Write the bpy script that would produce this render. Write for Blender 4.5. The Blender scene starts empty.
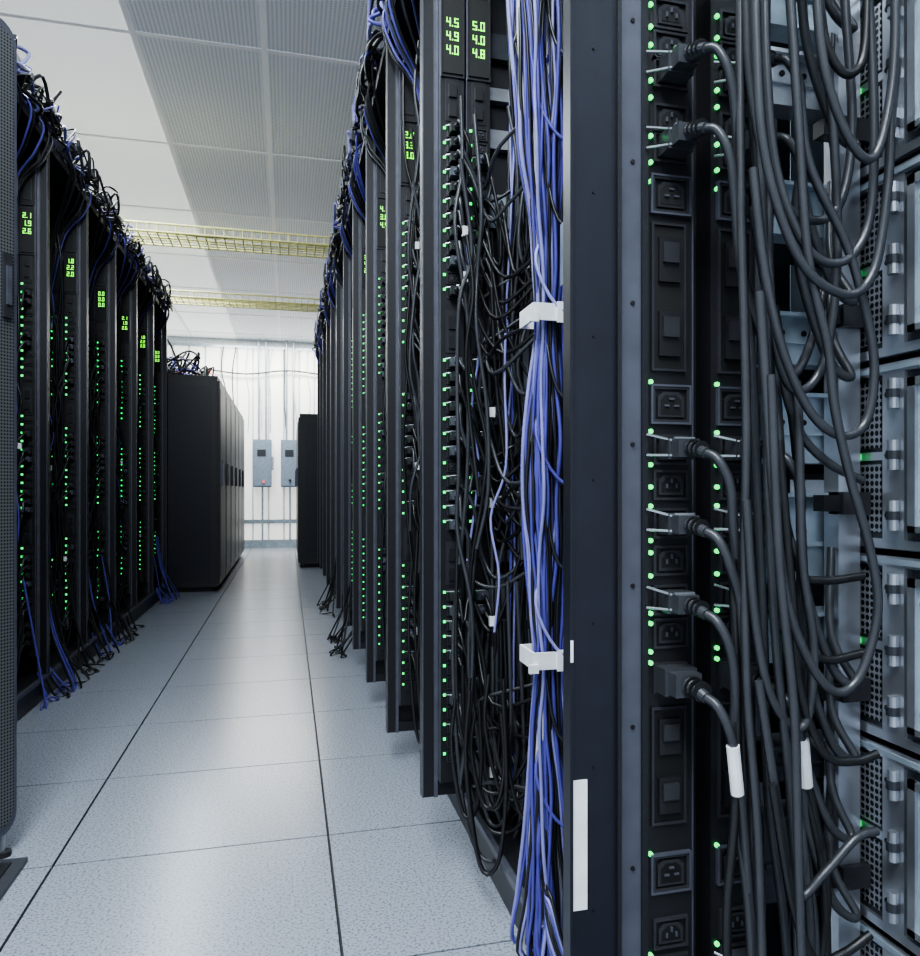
import bpy, math, random
from mathutils import Vector
scene = bpy.context.scene
try: scene.view_settings.look = 'AgX - Medium High Contrast'
except Exception: pass

# ------------------------------------------------------------------ materials
def mat(name, col, rough=0.5, metal=0.0, emis=None, estr=0.0, var=0.12, nscale=30.0, bump=0.0, coat=0.0):
    m = bpy.data.materials.new(name); m.use_nodes = True
    nt = m.node_tree; b = nt.nodes['Principled BSDF']
    b.inputs['Roughness'].default_value = rough
    b.inputs['Metallic'].default_value = metal
    if coat: b.inputs['Coat Weight'].default_value = coat
    tc = nt.nodes.new('ShaderNodeTexCoord')
    n = nt.nodes.new('ShaderNodeTexNoise'); n.inputs['Scale'].default_value = nscale
    n.inputs['Detail'].default_value = 3
    nt.links.new(tc.outputs['Object'], n.inputs['Vector'])
    r = nt.nodes.new('ShaderNodeValToRGB')
    r.color_ramp.elements[0].position = 0.3; r.color_ramp.elements[1].position = 0.7
    r.color_ramp.elements[0].color = tuple(c*(1-var) for c in col)+(1,)
    r.color_ramp.elements[1].color = tuple(min(1, c*(1+var)) for c in col)+(1,)
    nt.links.new(n.outputs['Fac'], r.inputs['Fac'])
    nt.links.new(r.outputs['Color'], b.inputs['Base Color'])
    if emis:
        b.inputs['Emission Color'].default_value = emis+(1,)
        b.inputs['Emission Strength'].default_value = estr
    if bump:
        bp = nt.nodes.new('ShaderNodeBump'); bp.inputs['Strength'].default_value = bump
        bp.inputs['Distance'].default_value = 0.002
        nt.links.new(n.outputs['Fac'], bp.inputs['Height'])
        nt.links.new(bp.outputs['Normal'], b.inputs['Normal'])
    return m

def perforated(name, col, hole, pitch, rad, axes, rough=0.5, metal=0.0, glow=0.0):
    """round hole grid, procedural, in object space; axes = which two coordinates"""
    m = bpy.data.materials.new(name); m.use_nodes = True
    nt = m.node_tree; b = nt.nodes['Principled BSDF']
    b.inputs['Roughness'].default_value = rough; b.inputs['Metallic'].default_value = metal
    tc = nt.nodes.new('ShaderNodeTexCoord'); sp = nt.nodes.new('ShaderNodeSeparateXYZ')
    nt.links.new(tc.outputs['Object'], sp.inputs[0])
    def M(op, a, bb=None):
        nd = nt.nodes.new('ShaderNodeMath'); nd.operation = op
        for i, v in enumerate((a, bb)):
            if v is None: continue
            if isinstance(v, (int, float)): nd.inputs[i].default_value = v
            else: nt.links.new(v, nd.inputs[i])
        return nd.outputs[0]
    sq = []
    for ax in axes:
        v = M('DIVIDE', sp.outputs[ax], pitch)
        v = M('SUBTRACT', M('FRACT', M('ADD', v, 1000.0)), 0.5)
        sq.append(M('MULTIPLY', v, v))
    d = M('SQRT', M('ADD', sq[0], sq[1]))
    f = M('LESS_THAN', d, rad)
    mx = nt.nodes.new('ShaderNodeMix'); mx.data_type = 'RGBA'
    mx.inputs[6].default_value = col+(1,); mx.inputs[7].default_value = hole+(1,)
    nt.links.new(f, mx.inputs[0]); nt.links.new(mx.outputs[2], b.inputs['Base Color'])
    if glow:   # emission added to brighten the panel colour; no lamp behind it
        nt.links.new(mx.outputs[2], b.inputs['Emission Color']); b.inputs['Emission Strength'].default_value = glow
    return m

BLACK = mat('black_powder_coat', (0.012,0.012,0.015), 0.40, 0.0, bump=0.15, nscale=300)
BLUEBLK = mat('blue_black_steel', (0.013,0.014,0.022), 0.38, 0.2)
GREYST = mat('grey_steel', (0.10,0.105,0.13), 0.38, 0.4)
PDU = mat('pdu_black', (0.014,0.014,0.016), 0.36)
OUTF = mat('outlet_face', (0.030,0.030,0.034), 0.28)
HOLE = mat('outlet_hole', (0.003,0.003,0.003), 0.6)
SILVER = mat('galvanised_steel', (0.52,0.54,0.58), 0.30, 0.85, var=0.3, nscale=14)
LSILV = mat('light_chassis', (0.38,0.45,0.51), 0.34, 0.45, var=0.16, nscale=18)
DSERV = mat('dark_chassis', (0.05,0.055,0.065), 0.4, 0.4)
CBLK = mat('cable_black', (0.013,0.013,0.014), 0.34)
CGRY = mat('cable_charcoal', (0.042,0.044,0.050), 0.30)
CBLU = mat('cable_violet_blue', (0.080,0.075,0.32), 0.38)
CLBL = mat('cable_pale_violet', (0.23,0.23,0.50), 0.38)
CWHT = mat('cable_white', (0.55,0.56,0.60), 0.45)
CRED = mat('cable_red', (0.45,0.08,0.04), 0.45)
WHITE = mat('white_plastic', (0.78,0.79,0.80), 0.4)
LED = mat('green_led', (0.1,0.8,0.2), 0.4, emis=(0.06,1.0,0.20), estr=1.6)
DIG = mat('green_digit', (0.2,0.8,0.1), 0.4, emis=(0.25,1.0,0.06), estr=2.2)
REDL = mat('red_led', (0.8,0.1,0.1), 0.4, emis=(1.0,0.1,0.08), estr=1.2)
YEL = mat('yellow_tray', (0.80,0.76,0.34), 0.45)
TBAR = mat('ceiling_grid_bar', (0.95,0.97,0.99), 0.45, emis=(0.9,0.95,1.0), estr=0.12)  # faint emission added so the bars read brighter than the panels
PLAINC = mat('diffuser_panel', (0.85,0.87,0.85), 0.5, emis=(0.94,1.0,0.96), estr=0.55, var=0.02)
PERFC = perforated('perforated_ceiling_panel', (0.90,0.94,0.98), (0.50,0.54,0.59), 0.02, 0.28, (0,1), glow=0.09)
PERFD = perforated('perforated_door_metal', (0.13,0.135,0.14), (0.01,0.01,0.01), 0.008, 0.33, (0,2), 0.45, 0.3)
PERFK = perforated('perforated_black_door', (0.028,0.029,0.033), (0.003,0.003,0.003), 0.012, 0.33, (1,2), 0.4)
MESHV = perforated('vent_mesh', (0.34,0.35,0.38), (0.01,0.01,0.01), 0.007, 0.38, (1,2), 0.4, 0.5)
WALLM = mat('wall_paint', (0.62,0.66,0.68), 0.6)
FARW = mat('far_wall_panel', (0.88,0.90,0.88), 0.35, var=0.05, nscale=2, emis=(1.0,0.97,0.89), estr=0.62)  # warm emission added to brighten the wall, standing in for light behind
BOXM = mat('electrical_box_paint', (0.22,0.28,0.36), 0.4)
SUBF = mat('tile_joint', (0.012,0.012,0.014), 0.6)
# floor tile: pale laminate with dark speckle
FLOOR = mat('floor_laminate', (0.5,0.53,0.56), 0.25)
nt = FLOOR.node_tree; b = nt.nodes['Principled BSDF']
tc = nt.nodes.new('ShaderNodeTexCoord')
n1 = nt.nodes.new('ShaderNodeTexNoise'); n1.inputs['Scale'].default_value = 170; n1.inputs['Detail'].default_value = 2
r1 = nt.nodes.new('ShaderNodeValToRGB')
r1.color_ramp.elements[0].position = 0.36; r1.color_ramp.elements[0].color = (0.145,0.16,0.19,1)
r1.color_ramp.elements[1].position = 0.50; r1.color_ramp.elements[1].color = (0.275,0.300,0.345,1)
nt.links.new(tc.outputs['Object'], n1.inputs['Vector']); nt.links.new(n1.outputs['Fac'], r1.inputs['Fac'])
nt.links.new(r1.outputs['Color'], b.inputs['Base Color'])

# ------------------------------------------------------------------ mesh helpers
class MB:
    def __init__(s): s.v=[]; s.f=[]; s.m=[]; s.ml=[]
    def mi(s, m):
        if m not in s.ml: s.ml.append(m)
        return s.ml.index(m)
    def box(s, x0,x1,y0,y1,z0,z1, m):
        if x0>x1: x0,x1=x1,x0
        if y0>y1: y0,y1=y1,y0
        if z0>z1: z0,z1=z1,z0
        k=len(s.v)
        s.v += [(x0,y0,z0),(x1,y0,z0),(x1,y1,z0),(x0,y1,z0),(x0,y0,z1),(x1,y0,z1),(x1,y1,z1),(x0,y1,z1)]
        s.f += [(k,k+3,k+2,k+1),(k+4,k+5,k+6,k+7),(k,k+1,k+5,k+4),(k+1,k+2,k+6,k+5),(k+2,k+3,k+7,k+6),(k+3,k,k+4,k+7)]
        s.m += [s.mi(m)]*6
    def frame(s, x0,x1,z0,z1, y0,y1, t, m):
        """rectangular picture-frame in the xz plane"""
        s.box(x0,x0+t,y0,y1,z0,z1,m); s.box(x1-t,x1,y0,y1,z0,z1,m)
        s.box(x0+t,x1-t,y0,y1,z0,z0+t,m); s.box(x0+t,x1-t,y0,y1,z1-t,z1,m)
    def cyl(s, p0,p1,r0,m,n=10,r1=None):
        if r1 is None: r1=r0
        p0=Vector(p0); p1=Vector(p1); d=(p1-p0).normalized()
        a = d.orthogonal().normalized(); bb = d.cross(a)
        k=len(s.v)
        for p,r in ((p0,r0),(p1,r1)):
            for i in range(n):
                t=2*math.pi*i/n
                s.v.append(tuple(p+a*math.cos(t)*r+bb*math.sin(t)*r))
        for i in range(n):
            j=(i+1)%n
            s.f.append((k+i,k+j,k+n+j,k+n+i)); s.m.append(s.mi(m))
        s.f.append(tuple(k+i for i in reversed(range(n)))); s.m.append(s.mi(m))
        s.f.append(tuple(k+n+i for i in range(n))); s.m.append(s.mi(m))
    def prism(s, poly, y0,y1,m):
        """polygon in xz extruded along y"""
        k=len(s.v); n=len(poly)
        s.v += [(p[0],y0,p[1]) for p in poly]+[(p[0],y1,p[1]) for p in poly]
        s.f.append(tuple(range(k,k+n))); s.f.append(tuple(reversed(range(k+n,k+2*n)))); s.m += [s.mi(m)]*2
        for i in range(n):
            j=(i+1)%n; s.f.append((k+j,k+i,k+n+i,k+n+j)); s.m.append(s.mi(m))
    def data(s, name):
        me=bpy.data.meshes.new(name); me.from_pydata(s.v,[],s.f)
        for m in s.ml: me.materials.append(m)
        me.polygons.foreach_set('material_index', s.m); me.update()
        return me

def link(ob, parent=None, loc=None):
    scene.collection.objects.link(ob)
    if parent: ob.parent=parent
    if loc: ob.location=loc
    return ob
def empty(name, loc=(0,0,0)):
    e=bpy.data.objects.new(name,None); e.empty_display_size=0.2; scene.collection.objects.link(e); e.location=loc
    return e
def obj(name, mb, parent=None, loc=None):
    return link(bpy.data.objects.new(name, mb.data(name)), parent, loc)

def smooth(pts, k=5):
    P=[Vector(p) for p in pts]; P=[P[0]*2-P[1]]+P+[P[-1]*2-P[-2]]
    out=[]
    for i in range(1,len(P)-2):
        a,b_,c,d=P[i-1],P[i],P[i+1],P[i+2]
        for j in range(k):
            t=j/k
            out.append(0.5*((2*b_)+(c-a)*t+(2*a-5*b_+4*c-d)*t*t+(3*b_-a-3*c+d)*t**3))
    out.append(P[-2]); return out
class Cables:
    def __init__(s): s.g={}
    def add(s, pts, r, m): s.g.setdefault((r,m.name),[]).append(pts)
    def datas(s, name, k=5):
        out=[]
        for (r,mn),L in s.g.items():
            c=bpy.data.curves.new(name+'_'+mn,'CURVE'); c.dimensions='3D'
            c.bevel_depth=r; c.bevel_resolution=1; c.use_fill_caps=True
            c.materials.append(bpy.data.materials[mn])
            for pts in L:
                q=smooth(pts,k); sp=c.splines.new('POLY'); sp.points.add(len(q)-1)
                fl=[]
                for v in q: fl += [v.x,v.y,v.z,1.0]
                sp.points.foreach_set('co',fl); sp.use_smooth=True
            out.append(c)
        return out
def put(name, datas, parent, loc=None):
    for d in datas: link(bpy.data.objects.new(d.name,d), parent, loc)

SEG={'0':'abcdef','1':'bc','2':'abged','3':'abgcd','4':'fgbc','5':'afgcd','6':'afgedc','7':'abc','8':'abcdefg','9':'abcfgd'}
def digits(mb, text, cx, y, cz, h, m):
    w=h*0.5; t=h*0.12; adv=w*1.5
    tot=sum(adv if ch!='.' else w*0.35 for ch in text)-w*0.4
    x=cx-tot/2
    for ch in text:
        if ch=='.':
            mb.box(x-w*0.22,x-w*0.22+t*1.2,y-0.001,y,cz-h/2,cz-h/2+t*1.2,m); x+=w*0.35; continue
        g={'a':(x,x+w,cz+h/2-t,cz+h/2),'g':(x,x+w,cz-t/2,cz+t/2),'d':(x,x+w,cz-h/2,cz-h/2+t),
           'f':(x,x+t,cz,cz+h/2),'b':(x+w-t,x+w,cz,cz+h/2),'e':(x,x+t,cz-h/2,cz),'c':(x+w-t,x+w,cz-h/2,cz)}
        for c in SEG[ch]:
            a=g[c]; mb.box(a[0],a[1],y-0.001,y,a[2],a[3],m)
        x+=adv

def outlet(mb, cx, cz, y, w=0.036, h=0.028, big=False, pins=True):
    """IEC socket facing -y: raised bezel, shaped well, three blades"""
    mb.frame(cx-w/2,cx+w/2,cz-h/2,cz+h/2,y-0.004,y,0.0025,OUTF)
    a=w/2-0.0055; b_=h/2-0.005; ch=0.005
    mb.prism([(cx-a,cz-b_),(cx+a,cz-b_),(cx+a,cz+b_-ch),(cx+a-ch,cz+b_),(cx-a+ch,cz+b_),(cx-a,cz+b_-ch)],y-0.0035,y-0.0005,OUTF)
    a-=0.0028; b_-=0.0028
    mb.prism([(cx-a,cz-b_),(cx+a,cz-b_),(cx+a,cz+b_-ch),(cx+a-ch,cz+b_),(cx-a+ch,cz+b_),(cx-a,cz+b_-ch)],y-0.0040,y-0.0030,HOLE)
    if pins:
        for dx,dz in ((-0.005,-0.001),(0.005,-0.001),(0,0.004)):
            if big: mb.box(cx+dx-0.0025,cx+dx+0.0025,y-0.006,y-0.004,cz+dz*1.3-0.0009,cz+dz*1.3+0.0009,GREYST)
            else: mb.box(cx+dx-0.0009,cx+dx+0.0009,y-0.006,y-0.004,cz+dz-0.0022,cz+dz+0.0022,GREYST)

# ------------------------------------------------------------------ room shell
X0,X1,Y0,Y1 = -3.4,3.4,-3.0,13.3
CEIL=3.085
fl=MB(); fl.box(X0,X1,Y0,Y1,-0.06,-0.012,SUBF)
gx=0.096-0.61*6
while gx<X1:
    gy=2.18-0.61*9
    while gy<Y1:
        a0=max(gx,X0)+0.003; a1=min(gx+0.61,X1)-0.003; b0=max(gy,Y0)+0.003; b1=min(gy+0.61,Y1)-0.003
        if a1>a0 and b1>b0: fl.box(a0,a1,b0,b1,-0.013,0.0,FLOOR)
        gy+=0.61
    gx+=0.61
obj('floor',fl)
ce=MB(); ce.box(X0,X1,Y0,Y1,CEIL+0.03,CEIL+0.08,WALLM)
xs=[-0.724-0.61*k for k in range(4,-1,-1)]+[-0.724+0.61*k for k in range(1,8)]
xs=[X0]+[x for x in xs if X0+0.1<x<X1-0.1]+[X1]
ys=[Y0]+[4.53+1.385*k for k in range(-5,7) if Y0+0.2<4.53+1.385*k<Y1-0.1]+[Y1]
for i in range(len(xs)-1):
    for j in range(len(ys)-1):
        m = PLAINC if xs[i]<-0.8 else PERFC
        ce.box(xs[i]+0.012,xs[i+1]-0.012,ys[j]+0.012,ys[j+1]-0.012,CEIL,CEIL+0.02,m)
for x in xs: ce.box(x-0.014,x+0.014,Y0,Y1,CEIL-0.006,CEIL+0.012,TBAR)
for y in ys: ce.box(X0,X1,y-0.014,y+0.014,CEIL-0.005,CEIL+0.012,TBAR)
obj('ceiling',ce)
w=MB(); w.box(X0-0.1,X0,Y0,Y1,-0.06,CEIL+0.08,WALLM); obj('wall_left',w)
w=MB(); w.box(X1,X1+0.1,Y0,Y1,-0.06,CEIL+0.08,WALLM); obj('wall_right',w)
# far wall of vertical translucent panels with batten joints
w=MB(); w.box(X0-0.1,X1+0.1,Y1,Y1+0.1,-0.06,CEIL+0.08,WALLM)
x=X0+0.05
while x<X1-0.3:
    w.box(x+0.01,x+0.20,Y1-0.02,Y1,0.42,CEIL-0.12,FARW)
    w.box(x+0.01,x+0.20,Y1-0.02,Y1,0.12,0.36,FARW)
    x+=0.22
w.box(X0,X1,Y1-0.035,Y1-0.005,0.36,0.42,LSILV)
w.box(X0,X1,Y1-0.035,Y1-0.005,CEIL-0.14,CEIL-0.10,LSILV)
obj('wall_far',w)
w=MB(); w.box(X0,X1,Y1-0.05,Y1-0.02,0.0,0.11,LSILV); obj('baseboard_far',w)

# ------------------------------------------------------------------ generic rack
def gen_rack(s, seed, W=0.72, disp=None, cordr=0.0045, heap=True, plinth=0.13, both=True, dh=0.022, hang=True, led=0.003, zb0=0.09, dz0=1.975):
    r=random.Random(seed); H=2.28
    X=lambda x: s*x
    fb=MB()
    def B(x0,x1,y0,y1,z0,z1,m): fb.box(X(x0),X(x1),y0,y1,z0,z1,m)
    B(0,0.030,-0.035,0,zb0,H,BLACK); B(0.027,0.036,-0.041,-0.035,zb0,H,GREYST)
    B(0,0.003,-0.038,-0.035,zb0,H,GREYST)
    B(0.034,1.0,-0.010,0,zb0,H,BLACK)
    B(0.97,1.0,-W,0,0.10,H,BLACK)
    B(0,1.0,-W,0,H,H+0.03,BLACK); B(plinth,1.0,-W,0,0.06,0.10,BLACK)
    B(plinth,0.95,-W,0,0.0,0.06,BLACK); B(plinth-0.012,plinth,-W,0,0.085,0.10,GREYST)
    B(0.02,plinth+0.02,-0.03,0,zb0,zb0+0.03,BLACK)
    for z in (0.45,0.9,1.35,1.8): B(0.034,0.25,-0.020,-0.01,z,z+0.03,BLUEBLK)
    # rack rails and slide brackets
    B(0.235,0.26,-0.06,-0.035,0.10,H,SILVER); B(0.235,0.26,-W+0.035,-W+0.06,0.10,H,SILVER)
    z=0.16
    while z<2.15:
        hh=r.choice([0.03,0.045,0.06,0.08]); B(0.162,0.262,-0.034,-0.012,z,z+hh,r.choice([SILVER,LSILV,SILVER,DSERV])); z+=hh+r.choice([0.03,0.07,0.11])
    fo=('frame',fb.data('rack_frame'))
    # servers
    sb=MB(); z=0.14
    while z<2.15:
        u=r.choice([1,1,2,2,3]); hh=u*0.0445; m=r.choice([SILVER,LSILV,DSERV,DSERV,SILVER])
        sb.box(X(0.27),X(0.94),-W+0.065,-0.062,z,z+hh-0.003,m)
        y=-0.09
        while y>-W+0.14:
            ww=r.choice([0.03,0.05,0.08])
            sb.box(X(0.2685),X(0.27),y-ww,y,z+0.008,z+hh-0.012,r.choice([HOLE,DSERV,MESHV,OUTF])); y-=ww+0.012
        z+=hh+(0.0445 if r.random()<0.25 else 0)
    so=('servers',sb.data('rack_servers'))
    # power strips
    pb=MB(); plugs=[]
    F=-0.062
    for ip,(a,b_) in enumerate(((0.039,0.094),(0.101,0.156))):
        pb.box(X(a),X(b_),F,-0.012,0.18,2.18,PDU)
        pb.box(X(a-0.002),X(a),F-0.001,-0.012,0.18,2.18,GREYST)
        cx=(a+b_)/2; z=0.24; n=0
        while z<1.79:
            n+=1
            if n%13==0:
                pb.box(X(cx-0.016),X(cx+0.016),F-0.002,F,z-0.01,z+0.09,OUTF)
                pb.box(X(cx-0.009),X(cx+0.009),F-0.008,F-0.002,z,z+0.03,PDU); pb.box(X(cx-0.009),X(cx+0.009),F-0.008,F-0.002,z+0.045,z+0.075,PDU)
                z+=0.13; continue
            outlet(pb,X(cx)+0.004,z,F,0.034,0.028,n%13==12,pins=(W<0.7))
            px=X(cx)-0.019
            pb.box(px-led,px+led,F-0.003,F,z+0.007-led,z+0.007+led,LED)
            if r.random()<0.6:
                pm=r.choice([OUTF,OUTF,GREYST])
                pb.box(X(cx)-0.009,X(cx)+0.017,F-0.034,F-0.004,z-0.010,z+0.010,pm)
                pb.cyl((X(cx)+0.004,F-0.034,z),(X(cx)+0.004,F-0.052,z-0.003),0.0075,pm,8,0.005)
                pb.cyl((X(cx)-0.018,F-0.008,z+0.009),(X(cx)+0.010,F-0.028,z+0.012),0.0014,SILVER,5)
                plugs.append((X(cx)+0.004,F-0.050,z))
            z+=0.034
        pb.box(X(a+0.002),X(b_-0.002),F-0.004,F,1.825,2.005,HOLE)
        pb.frame(min(X(a),X(b_)),max(X(a),X(b_)),1.815,2.02,F-0.006,F,0.003,OUTF)
        if both or ip==0:
            tx=disp[ip]
            for k,t in enumerate(tx): digits(pb,t,X(cx),F-0.004,dz0-0.032*k,dh,DIG)
        pb.box(X(cx-0.014),X(cx+0.014),F-0.003,F,2.04,2.13,OUTF)
    po=('power_strips',pb.data('rack_power_strips'))
    C=Cables(); tg=MB()
    for (px,py,pz) in plugs:
        x=abs(px); up=r.random()<0.15 and pz<1.5
        d=r.uniform(0.05,0.24)*(-1 if up else 1)
        xe=0.268; ze=max(0.2,pz-d+r.uniform(-0.1,0.12)); ye=-r.uniform(0.09,0.4)
        C.add([(px,py,pz),(px,py-0.02,pz-0.006),(X(x+r.uniform(0.0,0.03)),py-0.035,pz-0.04-r.uniform(0,.03)),
               (X(x+r.uniform(0.02,0.07)),py-r.uniform(0.0,0.05),pz-0.07-d*0.7),
               (X(x+r.uniform(0.05,0.10)),(py+ye)/2,max(0.13,min(pz,ze)-r.uniform(0.02,0.12))),
               (X(0.23),ye,ze-0.02),(X(xe),ye,ze)],cordr,r.choice([CBLK,CBLK,CGRY]))
        if r.random()<0.12:
            xx=px+0.008*s; tg.box(xx-0.006,xx+0.006,py-0.042,py-0.030,pz-0.062,pz-0.04,WHITE)
    for i in range(20):
        x=r.uniform(0.05,0.23) if s>0 else r.uniform(0.08,0.24); y=-r.uniform(0.10,0.22); m=r.choice([CBLK,CBLK,CBLK,CGRY,CGRY,CBLU,CLBL,CBLK] if i>10 else [CBLK,CGRY,CBLK])
        rr=cordr if m in (CBLK,CGRY) else 0.003
        z=r.uniform(1.4,2.3) if (hang or x>0.19) else r.uniform(1.2,1.75); ze=r.uniform(0.12,0.9); P=[]
        while z>ze:
            P.append((X(x+r.uniform(-0.02,0.02)),y+r.uniform(-0.012,0.012),z)); z-=r.uniform(0.10,0.22)
        if len(P)>2: C.add(P,rr,m)
    for i in range(12):
        x=0.215+r.uniform(-0.02,0.02); y=(-0.26 if hang else -0.10)+r.uniform(-0.03,0.03); P=[]; z=2.32
        while z>0.15:
            P.append((X(x+r.uniform(-0.008,0.008)),y+r.uniform(-0.01,0.01),z)); z-=0.27
        C.add(P,0.003,r.choice([CBLU,CLBL,CBLK,CBLK]))
    for i in range(9):
        x=r.uniform(0.03,0.16); y=-r.uniform(0.08,0.3); zt=r.uniform(0.35,0.8); dx=r.uniform(0.03,0.08); zb=r.uniform(0.05,0.25)
        C.add([(X(x),y,zt),(X(x-0.01),y-0.01,zt*0.6+zb*0.4),(X(x+dx*0.3),y-0.03,zb+0.02),(X(x+dx),y-0.05,zb+0.03),(X(x+dx*1.4),y-0.04,zt*0.5+zb*0.5),(X(x+dx*1.3),y-0.03,zt)],cordr,CBLK)
    if heap:
        for i in range(60):
            P=[]; x=r.uniform(-0.01,0.30); y=-r.uniform(0,W)
            for k in range(6):
                P.append((X(x),y,2.325+abs(r.gauss(0,0.07))))
                x=min(0.4,max(-0.04,x+r.uniform(-0.13,0.13))); y=min(0,max(-W,y+r.uniform(-0.22,0.22)))
            C.add(P,r.choice([0.004,0.006,0.007]),r.choice([CBLK,CBLK,CBLK,CGRY,CBLK,CBLK,CBLK,CBLU,CLBL]))
        for i in range(11 if hang else 0):
            x=r.uniform(0.0,0.1); y=-r.uniform(0.05,W-0.1); ye=y*0.4-0.08
            C.add([(X(0.2),y,2.34),(X(x),y+0.02,2.38),(X(-0.02),y+0.03,2.31),(X(0.01),y*0.8,2.20),(X(0.08),ye,2.08),(X(0.14),ye,1.8)],0.0045,r.choice([CBLK,CBLK,CBLK,CGRY,CBLU]))
        # small junction boxes clipped to the frame top
        for y in (-0.12,-W*0.6):
            tg.box(X(-0.035),X(0.06),y-0.03,y+0.03,2.37,2.41,OUTF); tg.box(X(-0.045),X(-0.035),y-0.022,y+0.022,2.378,2.402,GREYST)
            tg.box(X(0.0),X(0.01),y-0.01,y+0.01,2.31,2.37,GREYST)
    to=('clips',tg.data('rack_clips'))
    return [fo,so,po,to], C.datas('rack_cable')

def place_rack(v, loc, name='server_rack'):
    e=empty(name,loc)
    for n,d in v[0]: link(bpy.data.objects.new(n,d),e)
    for d in v[1]: link(bpy.data.objects.new('cables',d),e)
    return e

PX=0.30
first = gen_rack(1, 11, W=0.61, disp=[['4.5','4.9','4.0'],['5.0','4.0','4.8']],hang=False,zb0=0.14,dh=0.020,dz0=1.943)
fe=place_rack(first,(PX,2.017,0))
C=Cables(); r=random.Random(77)      # slack power cords looping low beside the strips
for i in range(8):
    x=r.uniform(0.05,0.15); y=-r.uniform(0.09,0.2); zb=r.uniform(0.03,0.22); dx=r.uniform(0.03,0.12); zt=r.uniform(0.4,0.8)
    C.add([(x,y,zt),(x-r.uniform(-.01,.02),y-0.01,zt*0.65),(x+0.0,y-0.03,zb+0.13),(x+dx*0.4,y-0.06,zb+0.01),(x+dx,y-0.09,zb+0.02),(x+dx*1.5,y-0.10,zb+0.16),(x+dx*1.3,y-0.1,zt*0.9)],0.0045,r.choice([CBLK,CBLK,CGRY]))
put('c',C.datas('slack_cord'),fe)
RV=[gen_rack(1,s_,disp=d,both=False,dh=0.02) for s_,d in ((21,[['3.1','4.0','2.8'],['3.5','2.7','3.0']]),(22,[['2.8','3.3','3.0'],['2.2','2.9','3.1']]),(23,[['4.1','3.8','4.4'],['3.9','4.2','3.6']]))]
for k in range(1,11): place_rack(RV[k%3],(PX,2.017+0.735*k,0))
LV=[gen_rack(-1,s_,disp=d,plinth=0.01,both=False,dh=0.021,led=0.0042) for s_,d in ((31,[['0.0','0.0','0.0'],['0.2','0.0','0.1']]),(32,[['2.1','1.9','2.6'],['2.4','2.1','2.0']]),(33,[['1.8','2.2','2.0'],['2.3','1.7','2.1']]))]
for k in range(-2,7): place_rack(LV[k%3],(-0.95,3.26+0.72*k,0))

# ------------------------------------------------------------------ open network rack with patch bundle
e=empty('network_rack',(0.27,1.385,0)); L=(-0.27,-1.385,0)
m_=MB()
for y in (0.82,1.35):
    m_.box(0.50,0.53,y,y+0.03,0.06,2.28,BLUEBLK); m_.box(1.2,1.23,y,y+0.03,0.06,2.28,BLUEBLK)
m_.box(0.44,1.23,0.82,1.385,2.28,2.31,BLACK); m_.box(0.44,1.23,0.82,1.385,0.0,0.10,BLACK); m_.box(0.428,0.44,0.82,1.385,0.085,0.10,GREYST)
obj('frame',m_,e,L)
m_=MB(); z=0.12; r=random.Random(3)
while z<2.2:
    hh=r.choice([1,2,2,4])*0.0445
    m_.box(0.55,1.18,0.85,1.34,z,z+hh-0.004,r.choice([SILVER,DSERV,LSILV]))
    y=1.33
    while y>0.88:
        m_.box(0.548,0.55,y-0.035,y,z+0.008,z+hh-0.012,r.choice([HOLE,MESHV,OUTF])); y-=0.05
    z+=hh+r.choice([0,0.02,0.0445])
obj('servers',m_,e,L)

e=empty('network_cable_bundle',(0.42,1.36,0)); L=(-0.42,-1.36,0)
C=Cables(); r=random.Random(5)
for i in range(72):
    bx=r.uniform(-1,1); by=r.uniform(-1,1); P=[]; z=2.27
    m=r.choice([CBLU,CBLU,CBLU,CLBL,CBLK,CBLK,CLBL,CBLU,CWHT,CBLK]); fl_=r.uniform(-1,1); ph=r.uniform(0,6.28)
    while z>0.03:
        dd=min(abs(z-1.148),abs(z-0.58),0.28)/0.28
        sp=0.021+0.020*dd; cxx=0.420
        if z<0.45: sp=0.030+(0.45-z)*0.11; cxx+=(0.45-z)*0.06
        if z>1.4: sp+= (z-1.4)*0.03
        P.append((cxx+bx*sp+dd*0.006*math.sin(ph+z*9)+r.uniform(-.004,.004)-(0.010*min(1,(z-1.3)/0.4) if z>1.3 else 0), 1.36+by*sp*0.8+r.uniform(-.006,.006), z)); z-=0.095
    P.append((0.49+bx*0.03,1.34+by*0.1+0.05*fl_,0.115))
    C.add(P,r.choice([0.0026,0.003,0.0034]),m)
for k in range(7):
    C.add([(0.42,1.36,0.36+0.02*k),(0.40,1.32,0.23),(0.395,1.27,0.13+0.015*k),(0.43,1.25,0.09),(0.48,1.28,0.12),(0.53,1.31,0.2)],0.0032,[CBLU,CLBL,CBLK,CBLK][k%4])
for k in range(14):
    zz=0.35+0.14*k; C.add([(0.42,1.37,zz+0.12),(0.39+0.02*(k%2),1.34,zz+0.04),(0.43,1.32,zz-0.04),(0.49,1.31,zz-0.02),(0.547,1.29-0.03*(k%3),zz+0.03)],0.003,[CBLU,CBLK,CLBL,CBLK][k%4])
put('c',C.datas('strand'),e,L)
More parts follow.
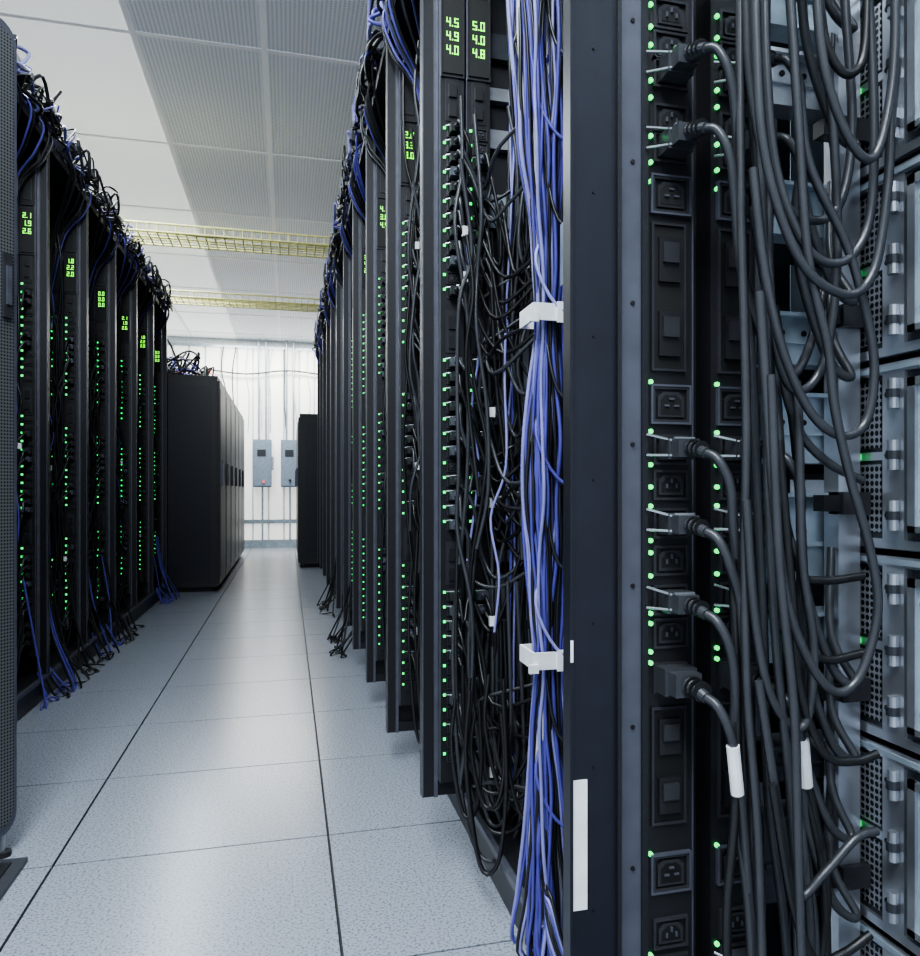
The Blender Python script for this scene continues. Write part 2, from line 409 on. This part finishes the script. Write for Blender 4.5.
for z in (1.148,0.58):
    m_=MB(); a,b_,c,d=0.384,0.452,1.322,1.402
    m_.box(a,b_,c,c+0.004,z-0.014,z+0.014,WHITE); m_.box(a,b_,d,d+0.004,z-0.014,z+0.014,WHITE)
    m_.box(a-0.004,a,c,d+0.004,z-0.014,z+0.014,WHITE); m_.box(b_,b_+0.004,c,d+0.004,z-0.014,z+0.014,WHITE)
    m_.box(a+0.036,a+0.054,c-0.004,c,z-0.017,z+0.017,WHITE); m_.box(a-0.012,a+0.004,c-0.006,c,z-0.018,z-0.004,WHITE)
    obj('strap',m_,e,L)
m_=MB(); m_.box(0.425,0.455,1.295,1.32,1.19,1.29,LSILV); m_.box(0.428,0.452,1.293,1.295,1.2,1.24,WHITE); obj('label_block',m_,e,L)

# ------------------------------------------------------------------ foreground rack (we look along its far side wall)
NP=empty('server_rack',(0.249,0.75,0)); NL=(-0.249,-0.75,0)
m_=MB()
YP=0.75
m_.box(0.248,0.251,YP-0.010,YP+0.004,0.05,2.28,BLUEBLK)
m_.box(0.251,0.294,YP-0.006,YP+0.020,0.05,2.28,BLUEBLK)
m_.box(0.294,0.298,YP-0.012,YP+0.030,0.05,2.28,BLACK)
m_.box(0.298,0.3205,YP-0.004,YP+0.030,0.05,2.28,GREYST)
m_.box(0.3205,0.3265,YP-0.008,YP+0.030,0.05,2.28,BLACK)
z=0.1
while z<2.2:
    m_.cyl((0.312,YP-0.0055,z),(0.312,YP-0.003,z),0.0022,HOLE,8); m_.cyl((0.272,YP-0.0075,z+0.1),(0.272,YP-0.005,z+0.1),0.0012,HOLE,8)
    z+=0.0445*3
m_.box(0.327,0.455,YP+0.030,YP+0.036,0.05,2.28,BLACK)
m_.box(0.249,1.20,0.02,YP+0.04,2.28,2.31,BLACK); m_.box(0.36,1.20,0.02,YP+0.04,0,0.05,BLACK)
m_.box(0.52,0.545,YP-0.03,YP-0.006,0.05,2.28,SILVER)
m_.box(0.249,0.29,0.02,0.05,0.05,2.28,BLUEBLK); m_.box(1.17,1.2,0.02,YP+0.04,0.05,2.28,BLACK)
obj('frame',m_,NP,NL)
m_=MB(); r=random.Random(9); z=0.1
while z<2.2:   # folded slide rails and shelf edges on the side wall
    hh=r.choice([0.05,0.07,0.04,0.09]); mm=r.choice([SILVER,LSILV,SILVER,LSILV,DSERV])
    m_.box(0.455,0.56,YP+0.0,YP+0.03,z,z+hh,mm); m_.box(0.455,0.56,YP-0.012,YP+0.0,z+hh-0.004,z+hh,mm)
    m_.box(0.455,0.56,YP-0.004,YP+0.0,z+hh*0.4,z+hh*0.45,mm)
    for xx in (0.475,0.50): m_.cyl((xx,YP-0.002,z+hh/2+0.006),(xx,YP,z+hh/2+0.006),0.003,HOLE,8)
    z+=hh+r.choice([0.03,0.055,0.08])
obj('slide_rails',m_,NP,NL)
m_=MB(); z0=0.431-0.184*2
for k in range(11):
    z=z0+0.184*k
    m_.box(0.553,1.15,0.08,0.742,z+0.002,z+0.180,DSERV)
    m_.box(0.549,0.5545,0.08,0.742,z+0.170,z+0.180,SILVER); m_.box(0.549,0.5545,0.08,0.742,z+0.003,z+0.012,SILVER)
    m_.box(0.5475,0.549,0.08,0.742,z+0.1725,z+0.1775,LSILV)
    m_.box(0.549,0.553,0.662,0.692,z+0.012,z+0.170,SILVER)           # hinge flange
    m_.box(0.551,0.553,0.736,0.742,z+0.012,z+0.170,SILVER)
    m_.box(0.551,0.553,0.692,0.736,z+0.088,z+0.096,SILVER)
    m_.box(0.5515,0.553,0.698,0.732,z+0.100,z+0.165,MESHV); m_.box(0.5515,0.553,0.698,0.732,z+0.018,z+0.084,MESHV)
    for zz in (0.035,0.092,0.15):
        m_.cyl((0.546,0.673,z+zz-0.014),(0.546,0.673,z+zz+0.014),0.0055,SILVER,12)
        m_.cyl((0.546,0.673,z+zz-0.004),(0.546,0.673,z+zz+0.004),0.0068,DSERV,12)
        m_.cyl((0.547,0.684,z+zz),(0.549,0.684,z+zz),0.003,HOLE,8)
    m_.box(0.5475,0.553,0.10,0.652,z+0.022,z+0.160,LSILV)
    m_.box(0.544,0.5475,0.10,0.652,z+0.154,z+0.162,SILVER); m_.box(0.544,0.5475,0.10,0.652,z+0.020,z+0.026,SILVER); m_.box(0.544,0.5475,0.642,0.652,z+0.02,z+0.162,SILVER)
    m_.box(0.543,0.5475,0.45,0.60,z+0.07,z+0.12,DSERV)
    for zz in (0.04,0.14): m_.cyl((0.5455,0.634,z+zz),(0.5475,0.634,z+zz),0.0035,DSERV,10)
    m_.box(0.520,0.552,0.712,0.736,z+0.035,z+0.057,OUTF); m_.box(0.500,0.520,0.715,0.733,z+0.038,z+0.054,CBLK)
    m_.box(0.549,0.551,0.728,0.733,z+0.089,z+0.095,LED)
obj('servers',m_,NP,NL)

HV=lambda v: 1.33085-0.000965*v      # height on the power strip, v counted downward
m_=MB(); starts=[]
for ip,(cx,x0,x1) in enumerate(((0.350,0.327,0.3755),(0.4205,0.397,0.4445))):
    m_.box(x0,x1,YP,YP+0.035,0.12,2.15,PDU)
    m_.box(x0-0.0015,x0,YP-0.001,YP+0.035,0.12,2.15,BLACK); m_.box(x1,x1+0.0015,YP-0.001,YP+0.035,0.12,2.15,GREYST)
    def C13(v): outlet(m_,cx+0.002,HV(v),YP,0.036,0.029)
    def C19(v): outlet(m_,cx+0.002,HV(v),YP,0.038,0.034,True); m_.frame(cx-0.019,cx+0.023,HV(v)-0.019,HV(v)+0.019,YP-0.005,YP,0.002,GREYST)
    def led(v): m_.cyl((cx-0.0185,YP-0.003,HV(v)),(cx-0.0185,YP,HV(v)),0.0024,LED,10)
    def breaker(v0,v1):
        m_.frame(cx-0.018,cx+0.018,HV(v1),HV(v0),YP-0.004,YP,0.0025,OUTF)
        m_.box(cx-0.0155,cx+0.0155,YP-0.0015,YP,HV(v1)+0.003,HV(v0)-0.003,HOLE)
        d=(HV(v0)-HV(v1))/2
        for k in range(2):
            zc=HV(v1)+d*(k+0.5); m_.box(cx-0.011,cx+0.011,YP-0.006,YP,zc-d*0.30,zc+d*0.30,PDU)
            m_.box(cx-0.008,cx+0.008,YP-0.010,YP-0.006,zc-d*0.05,zc+d*0.22,OUTF)
    def plug(v, clip=True, scale=1.0):
        z=HV(v); a=0.013*scale
        m_.box(cx+0.002-a,cx+0.002+a,YP-0.026,YP-0.004,z-0.010*scale,z+0.010*scale,CGRY)
        m_.box(cx+0.002-a*0.8,cx+0.002+a*0.8,YP-0.042,YP-0.026,z-0.0085*scale,z+0.0085*scale,CGRY)
        m_.cyl((cx+0.003,YP-0.042,z),(cx+0.007,YP-0.066,z-0.006),0.0072*scale,CGRY,12,0.005)
        for q_ in range(3): m_.cyl((cx+0.004+q_*0.0012,YP-0.046-q_*0.006,z-0.001*q_),(cx+0.0042+q_*0.0012,YP-0.048-q_*0.006,z-0.001*q_),0.0078*scale,CBLK,12)
        if clip:
            for dz in (-0.0065,0.0065):
                m_.cyl((cx-0.026,YP-0.010,z+dz*1.5+0.004),(cx-0.004,YP-0.030,z+dz),0.0013,SILVER,6)
                m_.cyl((cx-0.004,YP-0.030,z+dz),(cx+0.014,YP-0.032,z+dz),0.0013,SILVER,6)
            m_.box(cx-0.008,cx+0.012,YP-0.034,YP-0.030,z+0.0085,z+0.0105,SILVER)
        starts.append((ip,cx+0.007,YP-0.066,z-0.006,v))
    for v in (-300,-225,-150,-110,-40,18,50,122,485,560,632,930,1005): C13(v)
    for v in (197,405,-260,870): C19(v)
    for v in (76,150,450,523,599): C13(v); plug(v)
    C13(676); plug(676,False,1.25)
    for v in (967,1040,-190,-75): C13(v); plug(v)
    breaker(225,372); breaker(705,822)
    for v in (10,32,50,85,102,140,166,185,383,432,465,487,506,540,552,575,612,622,650,661,850,950): led(v)
obj('power_strips',m_,NP,NL)
m_=MB(); m_.box(0.2515,0.2655,YP-0.0075,YP-0.006,0.470,0.590,WHITE); m_.box(0.248,0.2505,YP-0.0115,YP-0.0105,0.70,0.72,WHITE)
obj('asset_label',m_,NP,NL)

# heavy cords: drawing units (u across, v down, ~1 mm) in a slab in front of the strips
def q(u,v,y): return (0.333+(u-700)*0.00100, y, 0.858+(490-v)*0.00088)
C=Cables()
def cord(L_, y=0.65, r_=0.0042, m=CGRY, dy=0.0):
    n=len(L_); C.add([q(u,v,y+dy*(i/(n-1))) for i,(u,v) in enumerate(L_)],r_,m)
cord([(752,-300),(750,0),(750,150),(752,260),(756,420),(754,560),(757,700),(768,850),(775,1100)],0.67)
cord([(768,-300),(766,0),(764,150),(770,300),(772,500),(780,650),(794,800),(802,960),(806,1100)],0.66)
cord([(785,-300),(781,60),(782,200),(786,380),(794,520),(802,640),(812,760),(842,900),(846,1100)],0.68,m=CBLK)
cord([(752,-300),(755,-60),(758,90),(770,190),(800,255),(835,262),(860,222),(866,140),(862,20),(850,-100)],0.64)
cord([(738,-200),(742,60),(752,180),(785,270),(830,298),(858,272),(872,190),(876,120),(882,60)],0.63)
cord([(745,-250),(750,-20),(755,90),(775,185),(810,215),(843,200),(858,120),(850,-20),(840,-200)],0.66)
cord([(790,-200),(792,-30),(800,80),(825,150),(850,165),(866,110),(872,40),(870,-60)],0.62)
cord([(800,-200),(806,-10),(822,60),(845,72),(858,20),(856,-200)],0.64,0.0042,CBLK)
cord([(745,180),(755,270),(772,350),(800,412),(832,436),(858,420),(866,360),(852,290),(835,240),(800,170),(790,100)],0.64)
cord([(770,-100),(785,120),(795,260),(815,350),(822,410),(838,480),(858,550),(866,610),(850,670),(826,690),(800,664),(775,600),(762,500),(755,400),(748,300)],0.635)
cord([(800,380),(803,440),(806,560),(818,650),(812,720),(795,728),(772,690),(758,610),(750,500)],0.66)
cord([(790,300),(812,440),(822,620),(820,760),(845,900),(838,1000)],0.68,m=CBLK)
cord([(756,380),(764,560),(778,700),(782,830),(790,1100)],0.63,0.004)
cord([(748,560),(752,720),(750,820),(742,930),(748,1100)],0.68,m=CBLK)
cord([(782,440),(796,600),(806,700),(830,760),(862,770),(885,765)],0.66,m=CBLK)
cord([(762,680),(785,830),(800,900),(830,880),(862,850),(885,845)],0.66)
cord([(770,780),(790,900),(812,960),(840,960),(870,945)],0.65,m=CBLK)
cord([(768,200),(790,330),(812,420),(845,460),(885,480)],0.68)
cord([(790,470),(815,570),(840,585),(885,582)],0.68,m=CBLK)
cord([(800,520),(815,640),(842,668),(885,664)],0.68,m=CBLK)
cord([(800,-200),(820,-40),(838,120),(842,260),(828,360),(800,390),(780,350),(772,250),(776,120)],0.66)
rr=random.Random(44)
for (ip,x,y,z,v) in starts:
    jx=rr.uniform(-0.002,0.006); base=x+(0.024 if ip==0 else 0.016)+jx
    P=[(x,y+0.003,z+0.001),(x+0.006,y-0.010,z-0.006),(x+0.016,y-0.014,z-0.03),(base,y-0.008,z-0.07)]
    zz=z-0.15; xx=base
    if ip==1 or v==150:
        P += [(base+0.012,y,z-0.13),(base+0.04,y,z-0.20),(base+0.065,y,z-0.215),(min(0.50,base+0.10),y+0.02,z-0.17),(0.515,0.725,z-0.09)]
    else:
        while zz>0.3:
            xx+=rr.uniform(0.006,0.016); P.append((xx,y+rr.uniform(-0.004,0.01),zz)); zz-=0.13
    C.add(P,0.0045,CGRY)
put('c',C.datas('cord',7),NP,NL)
m_=MB()
for (ip,x,y,z,v) in starts:
    if v==676:
        m_.cyl((x+0.019,y-0.013,z-0.040),(x+0.0265,y-0.008,z-0.085),0.006,WHITE,12)
obj('cord_sleeve',m_,NP,NL)

# ------------------------------------------------------------------ open perforated door on the left
e=empty('rack_door',(-0.935,1.80,0)); e.rotation_euler=(0,0,math.atan2(0.5,0.31))
m_=MB(); Wd=0.585; zb,zt,rd=0.05,1.955,0.05
def rr_(x0,x1,z0,z1,rd):
    P=[]
    for cx,cz,a0 in ((x1-rd,z0+rd,-90),(x1-rd,z1-rd,0),(x0+rd,z1-rd,90),(x0+rd,z0+rd,180)):
        for k in range(6):
            a=math.radians(a0+18*k); P.append((cx+rd*math.cos(a),cz+rd*math.sin(a)))
    return P
m_.prism(rr_(0,Wd,zb,zt,rd),-0.012,0.012,GREYST)
m_.prism(rr_(0.02,Wd-0.012,zb+0.02,zt-0.02,rd-0.01),-0.016,-0.012,PERFD)
m_.prism(rr_(0.02,Wd-0.012,zb+0.02,zt-0.02,rd-0.01),0.012,0.016,PERFD)
obj('panel',m_,e)
m_=MB(); m_.box(Wd-0.045,Wd-0.022,-0.024,-0.016,1.26,1.41,OUTF); m_.box(Wd-0.04,Wd-0.027,-0.028,-0.024,1.29,1.38,GREYST); obj('handle',m_,e)
m_=MB(); m_.cyl((Wd-0.03,0,0.0),(Wd-0.03,0,0.05),0.008,SILVER,10); m_.cyl((Wd-0.03,0,0.0),(Wd-0.03,0,0.012),0.02,SUBF,12); obj('door_stop_foot',m_,e)
m_=MB(); m_.box(-0.93,-0.575,1.72,2.22,0.001,0.012,DSERV); m_.box(-0.90,-0.60,1.75,2.19,0.012,0.016,BLACK); obj('floor_plate',m_)

# ------------------------------------------------------------------ black closed cabinets
def cabinet(x0,x1,y0,y1,h,doorside,n='server_cabinet',top=False):
    e=empty(n,(x0,y0,0)); L=(-x0,-y0,0); m_=MB()
    m_.box(x0,x1,y0+0.004,y1-0.004,0.04,h,BLACK)
    m_.box(x0+0.04,x1-0.04,y0+0.04,y1-0.04,0.0,0.04,HOLE)
    m_.box(x0+0.05,x1-0.05,y0-0.002,y0+0.004,0.10,h-0.07,BLUEBLK)
    m_.box(x0-0.004,x1+0.004,y0,y1,h,h+0.02,BLACK)
    obj('body',m_,e,L); m_=MB()
    fx=x1 if doorside>0 else x0; d=doorside
    m_.box(fx,fx+d*0.02,y0+0.02,y1-0.02,0.06,h-0.02,BLACK)
    m_.box(fx+d*0.02,fx+d*0.024,y0+0.06,y1-0.06,0.12,h-0.08,PERFK)
    m_.box(fx+d*0.024,fx+d*0.045,y0+0.03,y0+0.05,0.9,1.1,GREYST)
    obj('door',m_,e,L)
    if top:
        C=Cables(); r=random.Random(int(y0*10))
        for i in range(22):
            x=r.uniform(-1.2,-0.8); y=r.uniform(y0,y1); P=[]
            for k in range(5):
                P.append((x,y,h+0.03+abs(r.gauss(0,0.09)))); x=min(-0.72,max(-1.4,x+r.uniform(-0.15,0.2))); y=min(y1,max(y0,y+r.uniform(-0.2,0.2)))
            C.add(P,0.008,r.choice([CBLK,CBLK,CRED,CBLU,CGRY]))
        put('c',C.datas('top_cable'),e,L)
for k in range(6): cabinet(-1.45,-0.572,7.66+0.71*k,7.66+0.71*(k+1),1.80,1,top=(k<4))
for k in range(3): cabinet(0.13,1.0,9.74+0.7*k,9.74+0.7*(k+1),1.68,-1)

# spilled cords on the floor at the ends of the rows
e=empty('floor_cords',(0,0,0)); C=Cables(); r=random.Random(12)
for (bx,by,sx) in ((-0.92,7.2,1),(-0.93,5.4,1),(-0.94,4.1,1),(-0.94,4.7,1),(0.30,6.3,-1),(0.30,4.9,-1)):
    for i in range(6):
        x=bx; y=by+r.uniform(-0.3,0.2); P=[(bx-0.06*sx,y,0.5),(bx-0.02*sx,y,0.25)]
        for k in range(5):
            x=bx+sx*r.uniform(0.0,0.09); y+=r.uniform(-0.12,0.12); P.append((x,y,0.007+0.02*(k==2)))
        P.append((bx-0.03*sx,y,0.12)); C.add(P,0.0045,r.choice([CBLK,CBLK,CBLU] if sx>0 else [CBLK]))
put('c',C.datas('cord'),e)

# ------------------------------------------------------------------ yellow overhead trays
for Yt,zt in ((5.78,2.43),(7.95,2.50)):
    e=empty('cable_tray',(0,Yt,zt)); m_=MB()
    for yy in (-0.15,0.15):
        m_.cyl((-1.7,yy,0),(1.4,yy,0),0.007,YEL,8); m_.cyl((-1.7,yy,0.05),(1.4,yy,0.05),0.007,YEL,8)
    for yy in (-0.09,-0.03,0.03,0.09): m_.cyl((-1.7,yy,0),(1.4,yy,0),0.004,YEL,6)
    x=-1.7
    while x<1.4:
        m_.cyl((x,-0.15,-0.003),(x,0.15,-0.003),0.004,YEL,6)
        for yy in (-0.15,0.15): m_.cyl((x,yy,0),(x,yy,0.05),0.004,YEL,6)
        x+=0.055
    obj('basket',m_,e)
    m_=MB()
    for x in (-1.4,1.2):
        for yy in (-0.15,0.15): m_.cyl((x,yy,0),(x,yy,CEIL-zt),0.004,SILVER,6)
    obj('hanger_rods',m_,e)
    C=Cables(); r=random.Random(int(Yt*10))
    for i in range(4):
        y=r.uniform(-0.1,0.1); C.add([(x*0.31-1.7,y+r.uniform(-0.015,0.015),0.012) for x in range(11)],0.005,[YEL,YEL,CGRY,CWHT][i])
    put('c',C.datas('tray_cable'),e)

# ------------------------------------------------------------------ far wall boxes and conduits
for bx in (-0.36,0.03):
    e=empty('electrical_box',(bx,Y1-0.08,1.25)); m_=MB()
    m_.box(-0.13,0.13,-0.10,0.04,-0.35,0.35,BOXM); m_.box(-0.12,0.12,-0.115,-0.10,-0.33,0.33,BOXM)
    m_.box(0.13,0.16,-0.06,-0.03,-0.1,0.1,SILVER); m_.box(-0.07,0.05,-0.118,-0.115,0.10,0.2,DSERV)
    if bx<0: m_.cyl((0.02,-0.118,-0.27),(0.02,-0.13,-0.27),0.016,REDL,12)
    else: m_.cyl((0.0,-0.118,-0.25),(0.0,-0.13,-0.25),0.02,DSERV,12)
    obj('enclosure',m_,e)
    m_=MB()
    for dx in (-0.05,0.05): m_.cyl((dx,0,0.35),(dx,0,CEIL-1.26),0.016,LSILV,10)
    m_.cyl((0,0.0,-0.35),(0,0.0,-1.14),0.014,LSILV,10)
    obj('conduit',m_,e)
e=empty('wall_wiring',(0,Y1-0.08,0)); C=Cables(); r=random.Random(8)
for i in range(9):
    x=-0.9+0.17*i
    C.add([(x,0,2.95),(x+r.uniform(-.05,.05),-0.02,2.6),(x+r.uniform(-.05,.05),-0.02,2.2),(x+r.uniform(-.03,.03),0,1.7)],0.008,r.choice([CWHT,CWHT,CGRY]))
C.add([(-1.2,0,2.62),(-0.6,-0.02,2.56),(0,-0.02,2.63),(0.6,0,2.58)],0.012,CGRY)
put('c',C.datas('wire'),e)

# ------------------------------------------------------------------ lights
def area(name,loc,sx,sy,power,col=(0.86,0.94,1.0),rot=(0,0,0)):
    l=bpy.data.lights.new(name,'AREA'); l.shape='RECTANGLE'; l.size=sx; l.size_y=sy; l.energy=power; l.color=col
    o=bpy.data.objects.new(name,l); scene.collection.objects.link(o); o.location=loc; o.rotation_euler=rot
for y,p in ((-1.6,105),(-0.2,80),(1.2,60),(2.5,38)): area('overhead_area_light',(-0.42,y,CEIL-0.02),0.55,1.15,p)  # lamps added out of view to light the foreground racks
for y in (4.5,7.3,10.0): area('overhead_area_light',(-1.05,y+0.7,CEIL-0.015),0.5,1.2,48)
area('overhead_area_light',(-0.2,12.5,CEIL-0.02),1.8,0.6,105,(1.0,0.98,0.92))  # extra lamp added to brighten the far wall
w=bpy.data.worlds.new('world'); scene.world=w; w.use_nodes=True
w.node_tree.nodes['Background'].inputs[0].default_value=(0.74,0.85,1.0,1); w.node_tree.nodes['Background'].inputs[1].default_value=1.3

# ------------------------------------------------------------------ camera
cd=bpy.data.cameras.new('camera'); cam=bpy.data.objects.new('camera',cd); scene.collection.objects.link(cam)
cd.sensor_fit='HORIZONTAL'; cd.sensor_width=36; cd.lens=36*851/920
cd.shift_x=-81.6/920; cd.shift_y=12/920; cd.clip_start=0.02
cam.location=(0,0,0.858); cam.rotation_euler=(math.radians(90),0,-math.radians(16.6))
scene.camera=cam
